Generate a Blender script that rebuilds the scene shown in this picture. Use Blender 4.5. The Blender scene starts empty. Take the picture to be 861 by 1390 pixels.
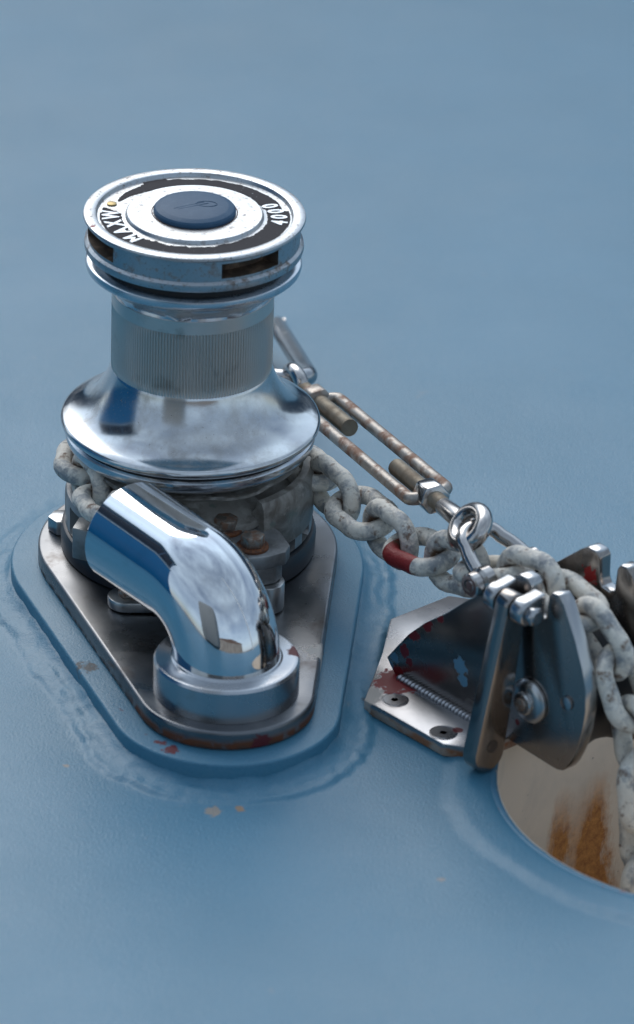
import bpy, bmesh, math, random
from mathutils import Vector, Matrix, noise
random.seed(7)
C = bpy.context.scene.collection
SC = bpy.context.scene
R = math.radians
MM = 0.001
# ------------------------------------------------------------------ camera
FPX, W0, H0 = 7000.0, 861.0, 1390.0
pitch, roll = R(27.5), R(1.9)
fwd = Vector((0, math.cos(pitch), -math.sin(pitch)))
r0 = Vector((1, 0, 0)); u0 = r0.cross(fwd)
right = r0*math.cos(roll) + u0*math.sin(roll)
up = u0*math.cos(roll) - r0*math.sin(roll)
def ray(px, py):
    return fwd + right*((px-W0/2)/FPX) - up*((py-H0/2)/FPX)
CAM = Vector((0, 0, 285)) - ray(264.5, 289)*3500
def atz(px, py, z):
    r = ray(px, py); return CAM + r*((z-CAM.z)/r.z)
cam = bpy.data.cameras.new('camera'); co = bpy.data.objects.new('camera', cam); C.objects.link(co)
m = Matrix((right, up, -fwd)).transposed().to_4x4(); m.translation = CAM*MM
co.matrix_world = m
cam.sensor_fit = 'VERTICAL'; cam.sensor_height = 36; cam.lens = FPX/H0*36
cam.clip_start = .1; cam.clip_end = 5000
cam.dof.use_dof = True; cam.dof.focus_distance = 3.57; cam.dof.aperture_fstop = 6.3
SC.camera = co
# ------------------------------------------------------------------ world, sun, exposure
SUN_EL, SUN_AZ = R(40), R(-18)          # az measured from +Y toward +X
w = bpy.data.worlds.new('World'); SC.world = w; w.use_nodes = True
nt = w.node_tree; nt.nodes.clear()
out = nt.nodes.new('ShaderNodeOutputWorld'); bg = nt.nodes.new('ShaderNodeBackground')
sky = nt.nodes.new('ShaderNodeTexSky'); sky.sky_type = 'NISHITA'; sky.sun_disc = False
sky.sun_elevation = SUN_EL; sky.sun_rotation = SUN_AZ; sky.air_density = 1.0; sky.dust_density = 1.5
bg.inputs['Strength'].default_value = 0.1
tc = nt.nodes.new('ShaderNodeTexCoord'); mp = nt.nodes.new('ShaderNodeMapping'); mp.inputs['Scale'].default_value = (1, 1, 2.6)
nz = nt.nodes.new('ShaderNodeTexNoise'); nz.inputs['Scale'].default_value = 1.7; nz.inputs['Detail'].default_value = 7; nz.inputs['Roughness'].default_value = .55
cr = nt.nodes.new('ShaderNodeValToRGB'); cr.color_ramp.elements[0].position = .22; cr.color_ramp.elements[1].position = .82
mx = nt.nodes.new('ShaderNodeMix'); mx.data_type = 'RGBA'
# thin bright overcast: cloud is brightest round the veiled sun
SUNV = (math.sin(SUN_AZ)*math.cos(SUN_EL), math.cos(SUN_AZ)*math.cos(SUN_EL), math.sin(SUN_EL))
dt = nt.nodes.new('ShaderNodeVectorMath'); dt.operation = 'DOT_PRODUCT'; dt.inputs[1].default_value = SUNV
mr = nt.nodes.new('ShaderNodeMapRange'); mr.interpolation_type = 'SMOOTHSTEP'; mr.inputs[1].default_value = .45; mr.inputs[2].default_value = 1.; mr.inputs[3].default_value = 1.; mr.inputs[4].default_value = 2.2
vs = nt.nodes.new('ShaderNodeVectorMath'); vs.operation = 'SCALE'; vs.inputs[0].default_value = (6.2, 7.8, 9.4)
L = nt.links.new
L(tc.outputs['Generated'], dt.inputs[0]); L(dt.outputs['Value'], mr.inputs[0]); L(mr.outputs[0], vs.inputs['Scale']); L(vs.outputs[0], mx.inputs[7])
L(tc.outputs['Generated'], mp.inputs[0]); L(mp.outputs[0], nz.inputs['Vector']); L(nz.outputs[0], cr.inputs[0])
L(cr.outputs[0], mx.inputs[0]); L(sky.outputs[0], mx.inputs[6]); L(mx.outputs[2], bg.inputs[0]); L(bg.outputs[0], out.inputs[0])
sl = bpy.data.lights.new('sun', 'SUN'); sl.energy = 1.1; sl.angle = R(42); sl.color = (1, .95, .88)
so = bpy.data.objects.new('sun', sl); C.objects.link(so)
sdir = Vector((math.sin(SUN_AZ)*math.cos(SUN_EL), math.cos(SUN_AZ)*math.cos(SUN_EL), math.sin(SUN_EL)))
so.rotation_euler = sdir.to_track_quat('Z', 'Y').to_euler(); so.location = sdir*5
SC.view_settings.view_transform = 'Standard'; SC.view_settings.look = 'None'
SC.view_settings.exposure = .1; SC.view_settings.gamma = 1
# ------------------------------------------------------------------ materials
class Mat:
    def __init__(s, name, base=(.5,.5,.5), metal=0., rough=.5, spec=.5):
        s.m = bpy.data.materials.new(name); s.m.use_nodes = True; s.t = s.m.node_tree
        s.b = s.t.nodes['Principled BSDF']; s.b.inputs['Metallic'].default_value = metal
        s.b.inputs['Roughness'].default_value = rough; s.b.inputs['Specular IOR Level'].default_value = spec
        s.b.inputs['Base Color'].default_value = (*base, 1)
        s.tc = s.t.nodes.new('ShaderNodeTexCoord'); s.cur = None; s.bumps = None
    def n(s, t): return s.t.nodes.new(t)
    def l(s, a, b): s.t.links.new(a, b)
    def coords(s, scale=(1,1,1), src='Object', rot=(0,0,0)):
        mp = s.n('ShaderNodeMapping'); mp.inputs['Scale'].default_value = scale; mp.inputs['Rotation'].default_value = rot
        s.l(s.tc.outputs[src], mp.inputs[0]); return mp.outputs[0]
    def noise(s, size, detail=4, rough=.55, scale=(1,1,1), dist=0., off=0.):    # size in mm
        x = s.n('ShaderNodeTexNoise'); x.inputs['Scale'].default_value = 1000./size; x.inputs['Detail'].default_value = detail
        x.inputs['Roughness'].default_value = rough; x.inputs['Distortion'].default_value = dist
        if off:
            mp = s.n('ShaderNodeMapping'); mp.inputs['Location'].default_value = (off, off*.7, -off); mp.inputs['Scale'].default_value = scale
            s.l(s.tc.outputs['Object'], mp.inputs[0]); s.l(mp.outputs[0], x.inputs['Vector'])
        else: s.l(s.coords(scale), x.inputs['Vector'])
        return x.outputs[0]
    def ramp(s, v, a, b, lo=0., hi=1.):
        x = s.n('ShaderNodeMapRange'); x.inputs[1].default_value = a; x.inputs[2].default_value = b
        x.inputs[3].default_value = lo; x.inputs[4].default_value = hi; s.l(v, x.inputs[0]); return x.outputs[0]
    def math(s, op, a, b):
        x = s.n('ShaderNodeMath'); x.operation = op
        for i, v in enumerate((a, b)):
            if isinstance(v, (int, float)): x.inputs[i].default_value = v
            else: s.l(v, x.inputs[i])
        return x.outputs[0]
    def color(s, fac, ca, cb):
        x = s.n('ShaderNodeMix'); x.data_type = 'RGBA'
        if isinstance(fac, (int, float)): x.inputs[0].default_value = fac
        else: s.l(fac, x.inputs[0])
        for i, c in ((6, ca), (7, cb)):
            if isinstance(c, tuple): x.inputs[i].default_value = (*c, 1)
            else: s.l(c, x.inputs[i])
        return x.outputs[2]
    def base(s, c): s.cur = c; s.l(c, s.b.inputs['Base Color']); return s
    def layer(s, fac, c, rough=None, metal=None):
        prev = s.cur if s.cur is not None else tuple(s.b.inputs['Base Color'].default_value)[:3]
        s.base(s.color(fac, prev, c))
        for nm, v in (('Roughness', rough), ('Metallic', metal)):
            if v is None: continue
            inp = s.b.inputs[nm]; x = s.n('ShaderNodeMix'); x.data_type = 'FLOAT'; s.l(fac, x.inputs[0]); x.inputs[3].default_value = v
            if inp.is_linked: s.l(inp.links[0].from_socket, x.inputs[2])
            else: x.inputs[2].default_value = inp.default_value
            s.l(x.outputs[0], inp)
        return s
    def rough(s, v): s.l(v, s.b.inputs['Roughness']); return s
    def bump(s, h, dist_mm, strength=1.):
        x = s.n('ShaderNodeBump'); x.inputs['Strength'].default_value = strength; x.inputs['Distance'].default_value = dist_mm*MM
        s.l(h, x.inputs['Height'])
        if s.bumps is not None: s.l(s.bumps, x.inputs['Normal'])
        s.bumps = x.outputs[0]; s.l(x.outputs[0], s.b.inputs['Normal']); return s
    def sep(s):
        x = s.n('ShaderNodeSeparateXYZ'); s.l(s.tc.outputs['Object'], x.inputs[0]); return x.outputs
    def spot(s, p, r, soft=.35, noise_amt=1.4, nsize=9.):    # irregular patch round a point given in mm (object space)
        v = s.n('ShaderNodeVectorMath'); v.operation = 'DISTANCE'; v.inputs[1].default_value = Vector(p)*MM
        s.l(s.tc.outputs['Object'], v.inputs[0])
        q = s.math('ADD', s.math('DIVIDE', v.outputs['Value'], r*MM), s.math('MULTIPLY', s.math('SUBTRACT', s.noise(nsize, 3, .6), .5), noise_amt))
        return s.ramp(q, 1., 1.-soft)

def chrome(name, base=(.78,.79,.8), rough=.06, wear=.3, speck=.5, stain=(.25,.2,.15), big=45, bumpy=.05):
    M = Mat(name, base, 1., rough)
    M.rough(M.ramp(M.noise(big, 5), .35, .75, rough, rough+.22*wear))
    M.layer(M.ramp(M.noise(big*.7, 6, .65, off=3), .56, .8, 0, wear), stain, .45)
    M.layer(M.ramp(M.noise(1.6, 3, .7, off=1.3), .7-.07*speck, .76-.05*speck, 0, .9*speck), (.1,.075,.055), .7, .3)
    if bumpy: M.bump(M.noise(26, 2), bumpy)
    return M
polished = chrome('polished_chrome', (.72,.73,.75), rough=.03, wear=.28, speck=.35, bumpy=.04)
polished.bump(polished.noise(5, 3, .6, scale=(.15,1,1)), .012)
dome_m = chrome('scuffed_chrome', (.62,.625,.63), rough=.1, wear=.7, speck=.7)
dome_m.layer(dome_m.ramp(dome_m.noise(30, 6, .65, off=5), .5, .68, 0, .55), (.36,.34,.32), .34)
capm = chrome('pitted_chrome', (.46,.48,.5), rough=.3, wear=.35, speck=1.1, stain=(.36,.27,.2))
capm.layer(capm.ramp(capm.noise(3.5, 4, .75, off=6), .56, .66, 0, .75), (.2,.15,.12), .6, .2); capm.layer(capm.spot(atz(126, 308, 285), 2.0, .2, 1.5, 2), (.25,.02,.03), .5, 0.)
zc_ = capm.sep()[2]
capm.layer(capm.math('MULTIPLY', capm.ramp(zc_, .2812, .2796), capm.ramp(capm.noise(13, 6, .7, off=11), .55, .66, 0, .75)), (.16,.1,.065), .6, .2); capm.bump(capm.noise(2.2, 4, .7), .12)
disc_m = chrome('dull_chrome', (.62,.64,.67), rough=.16, wear=.7, speck=.7)
barrel_m = chrome('satin_barrel_steel', (.67,.63,.585), rough=.36, wear=.8, speck=.35, stain=(.22,.2,.17))
base_m = chrome('base_plate_steel', (.17,.175,.185), rough=.2, wear=1., speck=.4, stain=(.07,.05,.04))
base_m.layer(base_m.ramp(base_m.noise(60, 6, .6, off=7), .5, .66, 0, .4), (.3,.29,.28), .5, .6)
z = base_m.sep()[2]
edge = base_m.math('MULTIPLY', base_m.ramp(z, .0275, .0235), base_m.ramp(base_m.sep()[1], -.195, -.22))
base_m.layer(base_m.math('MULTIPLY', edge, base_m.ramp(base_m.noise(14, 5), .36, .46)), (.13,.038,.012), .8, 0.)
base_m.layer(base_m.math('MULTIPLY', base_m.ramp(z, .0235, .0205), base_m.ramp(base_m.noise(9, 5, off=12), .42, .56)), (.07,.035,.022), .8, 0.)
base_m.layer(base_m.spot((58,-262,20), 9, .2, 1.6, 5), (.1,.008,.01), .5, 0.)
base_m.layer(base_m.spot((92,-150,24), 13, .2, 1.6, 5), (.55,.5,.45), .6, 0.)
collar_m = chrome('collar_steel', (.47,.48,.5), rough=.2, wear=.6, speck=.3)
collar_m.layer(collar_m.spot((80,-196,52), 10, .15, 1.0, 7), (.13,.008,.01), .5, 0.)
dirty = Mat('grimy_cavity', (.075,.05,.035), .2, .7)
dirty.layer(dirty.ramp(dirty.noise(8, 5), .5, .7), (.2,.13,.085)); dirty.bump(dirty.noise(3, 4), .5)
blackm = Mat('black_gap_fill', (.012,.012,.013), 0, .55)  # near-black colour for the gaps between drum parts
ringm = Mat('black_base_ring', (.02,.023,.03), .3, .38); ringm.layer(ringm.ramp(ringm.noise(25, 5), .5, .8, 0, .6), (.09,.075,.06), .7)
cast = Mat('stained_bronze_casting', (.3,.28,.25), .2, .52)
cast.layer(cast.ramp(cast.noise(28, 6, .62, dist=.6), .45, .62, 0, .9), (.12,.1,.08), .5)
cast.layer(cast.ramp(cast.noise(11, 6, .7, off=4), .56, .66, 0, .6), (.4,.38,.34), .6, .1)
cast.layer(cast.ramp(cast.noise(17, 6, .6, off=9), .62, .7, 0, .6), (.12,.17,.15), .6, .1)
cast.bump(cast.noise(9, 5, .6), .5)
hous = Mat('housing_metal', (.3,.3,.3), .6, .4); hous.layer(hous.ramp(hous.noise(30, 6), .42, .66, 0, .9), (.09,.085,.08), .5)
hous.layer(hous.ramp(hous.noise(12, 6, .7, off=2), .6, .7, 0, .6), (.36,.34,.3), .6, .2); hous.bump(hous.noise(8, 4), .25)
boltm = Mat('rusty_bolt_steel', (.34,.3,.26), .8, .35); boltm.layer(boltm.ramp(boltm.noise(5, 5), .44, .6, 0, .85), (.17,.075,.035), .7, .1)
rustm = Mat('orange_rust', (.2,.07,.025), 0, .85); rustm.layer(rustm.ramp(rustm.noise(3, 4), .4, .6), (.09,.04,.025)); rustm.bump(rustm.noise(1.5, 3), .3)
nutm = chrome('grey_nut_steel', (.5,.5,.5), .25, .6, .3)
button = Mat('blue_rubber_button', (.03,.082,.15), 0, .5, .25)
button.layer(button.ramp(button.noise(7, 6, .7), .5, .75, 0, .5), (.07,.13,.2)); button.bump(button.noise(1.2, 3), .08)
labelm = Mat('worn_black_print', (.016,.014,.02), 0, .65, .2); labelm.layer(labelm.ramp(labelm.noise(2.2, 5, .7), .66, .72), (.25,.27,.3), .4, .5); labelm.bump(labelm.noise(.8, 2), .05)
letterm = Mat('silver_lettering', (.62,.66,.7), .6, .4)
brass = Mat('tarnished_brass', (.4,.3,.14), .8, .4)
redm = Mat('red_paint', (.25,.012,.012), 0, .4)
# galvanised chain
def chainmat(name, c1=(.74,.68,.59), stripe=None):
    M = Mat(name, c1, 0, .62, .4)
    M.layer(M.ramp(M.noise(17, 7, .66, dist=.5), .47, .6, 0, .8), (.2,.225,.255), .5, .3)
    M.layer(M.ramp(M.noise(6, 5, .7, off=5), .5, .62, 0, .6), (.84,.8,.72), .75, 0.)
    M.layer(M.ramp(M.noise(10, 5, .62, off=2.2), .57, .66, 0, .85), (.16,.085,.05), .85, 0.)
    M.layer(M.ramp(M.noise(2.6, 4, .7, off=8), .66, .72, 0, .7), (.07,.05,.045), .85, 0.)
    if stripe:
        s = M.sep()
        f = M.math('MULTIPLY', M.ramp(s[0], stripe[0]*MM, (stripe[0]+.4)*MM), M.ramp(s[0], stripe[1]*MM, (stripe[1]-.4)*MM))
        f = M.math('MULTIPLY', f, M.ramp(s[1], stripe[2]*MM, (stripe[2]-.3)*MM))
        M.layer(f, M.color(M.ramp(M.noise(7, 4), .3, .7), (.2,.012,.014), (.27,.022,.022)), .5, 0.)
    M.bump(M.noise(3.2, 5, .65), .9); M.bump(M.noise(14, 3), 1.2)
    return M
chain_m = chainmat('weathered_galvanised_chain'); chain_red = chainmat('painted_chain_link', stripe=(-21, 12, 1.5))
turn_m = Mat('weathered_turnbuckle_steel', (.34,.31,.28), .75, .38)
turn_m.layer(turn_m.ramp(turn_m.noise(16, 6, .65), .47, .6, 0, .85), (.2,.09,.045), .75, .1)
turn_m.layer(turn_m.ramp(turn_m.noise(9, 5, .6, off=3), .56, .68, 0, .7), (.5,.45,.4), .6, .2); turn_m.bump(turn_m.noise(3, 4), .25)
thread_m = Mat('dull_threaded_rod', (.3,.25,.19), .75, .42); thread_m.layer(thread_m.ramp(thread_m.noise(10, 5), .45, .65, 0, .7), (.18,.13,.085), .6, .3)
shack_m = chrome('shackle_stainless', (.48,.45,.43), .14, .55, .35, stain=(.2,.14,.1))
# stopper plates
plate_m = chrome('stopper_plate_steel', (.29,.265,.25), .22, .45, .3, stain=(.13,.1,.09), bumpy=.06)
lever_m = chrome('lever_steel', (.29,.265,.25), .13, .45, .3, stain=(.16,.1,.07))
edge_m = chrome('bright_stopper_steel', (.43,.43,.435), .2, .4, .3)
foot_m = chrome('stopper_foot_steel', (.34,.34,.355), .22, .55, .3, stain=(.2,.16,.13))
far_m = chrome('stained_far_plate_steel', (.32,.29,.27), .17, .9, .5, stain=(.12,.075,.05))
weld_m = chrome('weld_bead_steel', (.42,.42,.44), .3, .4, .2)
roller_m = Mat('black_roller_nylon', (.012,.012,.014), 0, .5)
# paint
deck_m = Mat('blue_deck_paint', (.05,.17,.27), 0, .38, .5)
deck_m.base(deck_m.color(deck_m.ramp(deck_m.noise(180, 5), .35, .65), (.05,.185,.285), (.06,.203,.31)))
deck_m.layer(deck_m.ramp(deck_m.noise(2.4, 3, .7, off=2), .45, .75, 0, .35), (.11,.235,.33), .5)
deck_m.layer(deck_m.ramp(deck_m.noise(330, 5, .6, off=9), .45, .7, 0, .4), (.085,.2,.28), .42)
deck_m.layer(deck_m.ramp(deck_m.noise(1.5, 2, .6, off=5), .6, .7, 0, .35), (.03,.1,.17), .5)
deck_m.layer(deck_m.ramp(deck_m.noise(11, 5, .75, off=14), .72, .76, 0, .5), (.3,.34,.36), .5)
deck_m.layer(deck_m.ramp(deck_m.noise(42, 6, .62, off=6), .69, .74, 0, .35), (.3,.27,.25), .6)
deck_m.rough(deck_m.ramp(deck_m.noise(70, 5, off=1), .3, .7, .37, .43))
for q, z_, r_, c_ in (((232,1023), 15, 6, (.12,.01,.02)), ((218,1012), 16, 4.5, (.12,.01,.02)), ((200,1000), 16, 2.5, (.12,.01,.02)), ((165,969), 15, 3, (.12,.01,.02)), ((146,948), 15, 2, (.12,.01,.02)), ((290,1100), 1, 6, (.28,.25,.22)), ((325,1097), 1, 3.5, (.3,.2,.13)), ((90,1040), 0, 2.5, (.28,.25,.22)), ((600,352*0+1195), 0, 3, (.25,.25,.25))):
    deck_m.layer(deck_m.spot(atz(q[0], q[1], z_), r_, .2, 2.6, 4), c_, .5)
deck_m.layer(deck_m.spot(atz(120, 905, 18), 8, .5, 3.2, 5), (.1,.1,.1), .6)
deck_m.layer(deck_m.spot(atz(430, 890, 18), 6, .5, 3.2, 4), (.3,.24,.2), .6)
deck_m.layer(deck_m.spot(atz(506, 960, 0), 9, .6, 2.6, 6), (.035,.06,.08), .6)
deck_m.bump(deck_m.noise(1.8, 3, .6), .42); deck_m.bump(deck_m.noise(22, 4, .6), .22)
pipe_m = Mat('hawse_pipe_beige_paint', (.8,.69,.57), 0, .5)
# ------------------------------------------------------------------ mesh helpers (all coordinates in mm)
def finish(bm, name, mat, parent=None, smooth=True, ang=35):
    me = bpy.data.meshes.new(name)
    bmesh.ops.recalc_face_normals(bm, faces=bm.faces[:])
    for v in bm.verts: v.co *= MM
    bm.to_mesh(me); bm.free()
    if smooth:
        me.polygons.foreach_set('use_smooth', [True]*len(me.polygons)); me.set_sharp_from_angle(angle=R(ang))
    me.materials.append(mat.m if isinstance(mat, Mat) else mat)
    o = bpy.data.objects.new(name, me); C.objects.link(o); o.parent = parent; return o
def thing(name, label, cat, loc=(0,0,0), group=None):
    o = bpy.data.objects.new(name, None); C.objects.link(o); o.location = Vector(loc)*MM
    o['label'] = label; o['category'] = cat
    if group: o['group'] = group
    o.empty_display_size = .02
    return o
def lathe(prof, n=128, bm=None, c=(0,0), rf=None, closed=False, a0=0, a1=360):
    bm = bm or bmesh.new(); full = (a1-a0) == 360; rows = []
    cnt = n if full else n+1
    for r, z in prof:
        rows.append([bm.verts.new((c[0]+(rr:=(r if rf is None else rf(r, z, i)))*math.cos(t:=R(a0+(a1-a0)*i/n)), c[1]+rr*math.sin(t), z)) for i in range(cnt)])
    pr = list(zip(rows, rows[1:])) + ([(rows[-1], rows[0])] if closed else [])
    for A, B in pr:
        for i in range(n):
            j = (i+1) % cnt
            bm.faces.new((A[i], A[j], B[j], B[i]))
    if closed and not full:
        bm.faces.new([r_[0] for r_ in rows]); bm.faces.new([r_[-1] for r_ in rows])
    if not closed:
        for rr_, z_ in ((rows[0], 0), (rows[-1], 1)):
            if full and prof[0 if z_ == 0 else -1][0] > 1e-4:
                try: bm.faces.new(rr_)
                except ValueError: pass
    if not closed: bmesh.ops.remove_doubles(bm, verts=bm.verts[:], dist=1e-4)
    return bm
def sweep(pts, rad, n=24, cyclic=False, bm=None, caps=True, up0=Vector((0,0,1)), inner=None):
    bm = bm or bmesh.new(); pts = [Vector(p) for p in pts]; N = len(pts)
    rads = rad if isinstance(rad, (list, tuple)) else [rad]*N
    T = []
    for i in range(N):
        a = pts[(i-1) % N] if (cyclic or i) else pts[0]; b = pts[(i+1) % N] if (cyclic or i < N-1) else pts[-1]
        T.append((b-a).normalized())
    u = up0 - T[0]*up0.dot(T[0])
    if u.length < 1e-3: u = Vector((1,0,0)) - T[0]*T[0].x
    u.normalize(); rings = []
    for i in range(N):
        u = (u - T[i]*u.dot(T[i])).normalized(); v = T[i].cross(u)
        rings.append([bm.verts.new(pts[i] + (u*math.cos(2*math.pi*k/n) + v*math.sin(2*math.pi*k/n))*rads[i]) for k in range(n)])
    for i in range(N if cyclic else N-1):
        A, B = rings[i], rings[(i+1) % N]
        for k in range(n): bm.faces.new((A[k], A[(k+1) % n], B[(k+1) % n], B[k]))
    if caps and not cyclic: bm.faces.new(rings[0]); bm.faces.new(rings[-1])
    return bm
def bevel(bm, w, seg=2, ang=30):
    bmesh.ops.recalc_face_normals(bm, faces=bm.faces[:])
    es = [e for e in bm.edges if len(e.link_faces) == 2 and e.calc_face_angle(0) > R(ang)]
    bmesh.ops.bevel(bm, geom=es, offset=w, segments=seg, affect='EDGES', profile=.5, clamp_overlap=True); return bm
def prism(pts, z0, z1, bw=0, seg=2, M=None, bm=None):
    b = bmesh.new(); lo = [b.verts.new((x, y, z0)) for x, y in pts]; hi = [b.verts.new((x, y, z1)) for x, y in pts]; n = len(pts)
    b.faces.new(lo[::-1]); b.faces.new(hi)
    for i in range(n): b.faces.new((lo[i], lo[(i+1) % n], hi[(i+1) % n], hi[i]))
    if bw: bevel(b, bw, seg)
    if M is not None: b.transform(M)
    if bm is not None:
        tmp = bpy.data.meshes.new('t'); b.to_mesh(tmp); b.free(); bm.from_mesh(tmp); bpy.data.meshes.remove(tmp); return bm
    return b
def frame(o, z, x=None):        # matrix with z axis along z
    z = Vector(z).normalized(); x = Vector(x) if x else (Vector((1,0,0)) if abs(z.x) < .9 else Vector((0,1,0)))
    x = (x - z*x.dot(z)).normalized(); y = z.cross(x); m = Matrix((x, y, z)).transposed().to_4x4(); m.translation = Vector(o); return m
def hexpts(r, rot=0): return [(r*math.cos(R(60*i+rot)), r*math.sin(R(60*i+rot))) for i in range(6)]
def arcpts(cx, cy, r, a0, a1, n): return [(cx+r*math.cos(R(a0+(a1-a0)*i/n)), cy+r*math.sin(R(a0+(a1-a0)*i/n))) for i in range(n+1)]
def hull2(c0, r0_, c1, r1_, n=40):   # outline round two circles
    c0, c1 = Vector(c0), Vector(c1); dv = c1-c0; D = dv.length; a = math.atan2(dv.y, dv.x); be = math.acos((r0_-r1_)/D)
    A = math.degrees(a); B = math.degrees(be)
    return arcpts(c0.x, c0.y, r0_, A+B, A+360-B, n*2) + arcpts(c1.x, c1.y, r1_, A-B, A+B, n)
PC = (33., -206.)       # chain pipe centre
def sdcap(x, y, r1, r2): # signed distance to the two-circle outline
    h = math.hypot(*PC); ux, uy = PC[0]/h, PC[1]/h
    py = x*ux + y*uy; px = abs(x*uy - y*ux); b = (r1-r2)/h; a = math.sqrt(1-b*b); k = -b*px + a*py
    if k < 0: return math.hypot(px, py)-r1
    if k > a*h: return math.hypot(px, py-h)-r2
    return px*a + py*b - r1
# ------------------------------------------------------------------ deck
HC, HR = (369.8, -260.6), 157.
def grid_axis(a, b, st, lo, hi):
    xs = []; x = a
    while x <= b: xs.append(x); x += st
    s = st; x = xs[-1]
    while x < hi: s *= 1.22; x += s; xs.append(min(x, hi))
    s = st; x = a; pre = []
    while x > lo: s *= 1.22; x -= s; pre.append(max(x, lo))
    return pre[::-1] + xs
def N3(x, y, s, o=0.): return noise.noise(Vector((x/s+o, y/s-o, o*1.7)))
def sstep(a, b, x): t = min(1, max(0, (x-a)/(b-a))); return t*t*(3-2*t)
def deck_h(x, y):
    h = 0.
    d = sdcap(x, y, 124, 77)
    if d < 90:
        w1 = 20 + 6*N3(x, y, 60) + 2.4*N3(x, y, 16, 3) + 1.5*N3(x, y, 6, 13)
        h += 7.0*math.exp(-max(d, 0)/8)*(1+.4*N3(x, y, 18, 5))
        h += (1.7+.9*N3(x, y, 30, 8))*(1-sstep(w1-1.5, w1+2.2, d))
        h += .8*math.exp(-((d-w1+3)/2.2)**2)*(1+1.6*N3(x, y, 9, 2))*sstep(-.3, .3, N3(x, y, 60, 35))
        w2 = 10+3*N3(x, y, 26, 4); h += 1.3*math.exp(-((d-w2)/2.4)**2)*(.6+1.2*N3(x, y, 20, 9))*sstep(-.3, .2, N3(x, y, 50, 33)); h += .5*N3(x, y, 7, 21)*(1-sstep(16, 30, d))
    r = math.hypot(x-HC[0], y-HC[1]) - HR
    if r < 90:
        w1 = 29 + 5*N3(x, y, 50, 1) + 2*N3(x, y, 11, 6)
        h += 2.2*(1-sstep(w1-5, w1+7, r)) + 1.6*math.exp(-((r-w1)/(2.2+N3(x, y, 20, 3)))**2)*(1+N3(x, y, 14, 9))*sstep(-.25, .25, N3(x, y, 75, 31))
        h -= 2.5*math.exp(-max(r, 0)/2.0)
    h += .12*N3(x, y, 40, 11) + .35*N3(x, y, 200, 12)
    return h
xs = grid_axis(-190, 420, 2.0, -4500, 4500); ys = grid_axis(-440, 40, 2.0, -6500, 6500)
bm = bmesh.new(); vg = {}
for i, x in enumerate(xs):
    for j, y in enumerate(ys):
        X, Y = x, y; r = math.hypot(x-HC[0], y-HC[1])
        if HR-2.7 < r < HR+.7: X = HC[0]+(x-HC[0])*HR/r; Y = HC[1]+(y-HC[1])*HR/r
        if r < HR-8 or (sdcap(x, y, 124, 77) < -8): vg[i, j] = None; continue
        zz = deck_h(X, Y) if abs(x) < 900 and abs(y) < 900 else 0
        vg[i, j] = bm.verts.new((X, Y, zz))
for i in range(len(xs)-1):
    for j in range(len(ys)-1):
        q = [vg[i, j], vg[i+1, j], vg[i+1, j+1], vg[i, j+1]]
        if None in q: continue
        if all(math.hypot(v.co.x-HC[0], v.co.y-HC[1]) < HR+.01 for v in q): continue
        bm.faces.new(q)
bmesh.ops.delete(bm, geom=[v for v in bm.verts if not v.link_faces], context='VERTS')
for row, ax in (([vg[0, j] for j in range(len(ys))], 0), ([vg[len(xs)-1, j] for j in range(len(ys))], 0), ([vg[i, 0] for i in range(len(xs))], 1), ([vg[i, len(ys)-1] for i in range(len(xs))], 1)):
    dn = [bm.verts.new((v.co.x, v.co.y, -1800)) for v in row]
    for k in range(len(row)-1): bm.faces.new((row[k], row[k+1], dn[k+1], dn[k]))
deck = finish(bm, 'deck', deck_m, ang=80); deck['kind'] = 'structure'
bm = prism(hull2((0,0), 124, PC, 77, 60), -6, 18, 0)
bevel(bm, 2.0, 3)
pl = finish(bm, 'deck_plinth', deck_m, ang=50); pl['kind'] = 'structure'
# water far below the deck
wm = Mat('harbour_water', (.02,.05,.07), 0, .12); wm.bump(wm.noise(900, 5), 120)
bm = bmesh.new(); bm.faces.new([bm.verts.new(p) for p in ((-9e5,-9e5,-1700),(9e5,-9e5,-1700),(9e5,9e5,-1700),(-9e5,9e5,-1700))])
o = finish(bm, 'water', wm, smooth=False); o['kind'] = 'structure'
# ------------------------------------------------------------------ hawse pipe
s = pipe_m.sep()
pipe_m.layer(pipe_m.ramp(pipe_m.noise(40, 6, .6), .45, .7, 0, .6), (.62,.55,.47))
def farwall(px, py):
    r = ray(px, py); o_ = CAM - Vector((HC[0], HC[1], 0)); A = r.x**2+r.y**2; B = o_.x*r.x+o_.y*r.y; Cc = o_.x**2+o_.y**2-HR**2
    return o_ + r*((-B+math.sqrt(B*B-A*Cc))/A)
at = pipe_m.math('ARCTAN2', s[1], s[0])
wob = pipe_m.math('MULTIPLY', pipe_m.math('SUBTRACT', pipe_m.noise(22, 6, .7, scale=(1,1,.4)), .5), .8)
tot = None
for (px_, py_), wd_, am in (((757,1095), .07, .85), ((806,1075), .11, 1.1)):
    q = farwall(px_, py_); da = pipe_m.math('DIVIDE', pipe_m.math('ADD', pipe_m.math('SUBTRACT', at, math.atan2(q.y, q.x)), pipe_m.math('MULTIPLY', wob, .35)), wd_)
    g = pipe_m.math('POWER', 2.718, pipe_m.math('MULTIPLY', pipe_m.math('MULTIPLY', da, da), -1.))
    zz_ = pipe_m.math('ADD', s[2], pipe_m.math('MULTIPLY', wob, .09))
    g = pipe_m.math('MULTIPLY', pipe_m.math('MULTIPLY', g, am), pipe_m.ramp(zz_, q.z*MM+.03, q.z*MM-.03))
    tot = g if tot is None else pipe_m.math('ADD', tot, g)
tot = pipe_m.math('ADD', tot, pipe_m.math('MULTIPLY', wob, 1.1))
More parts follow.
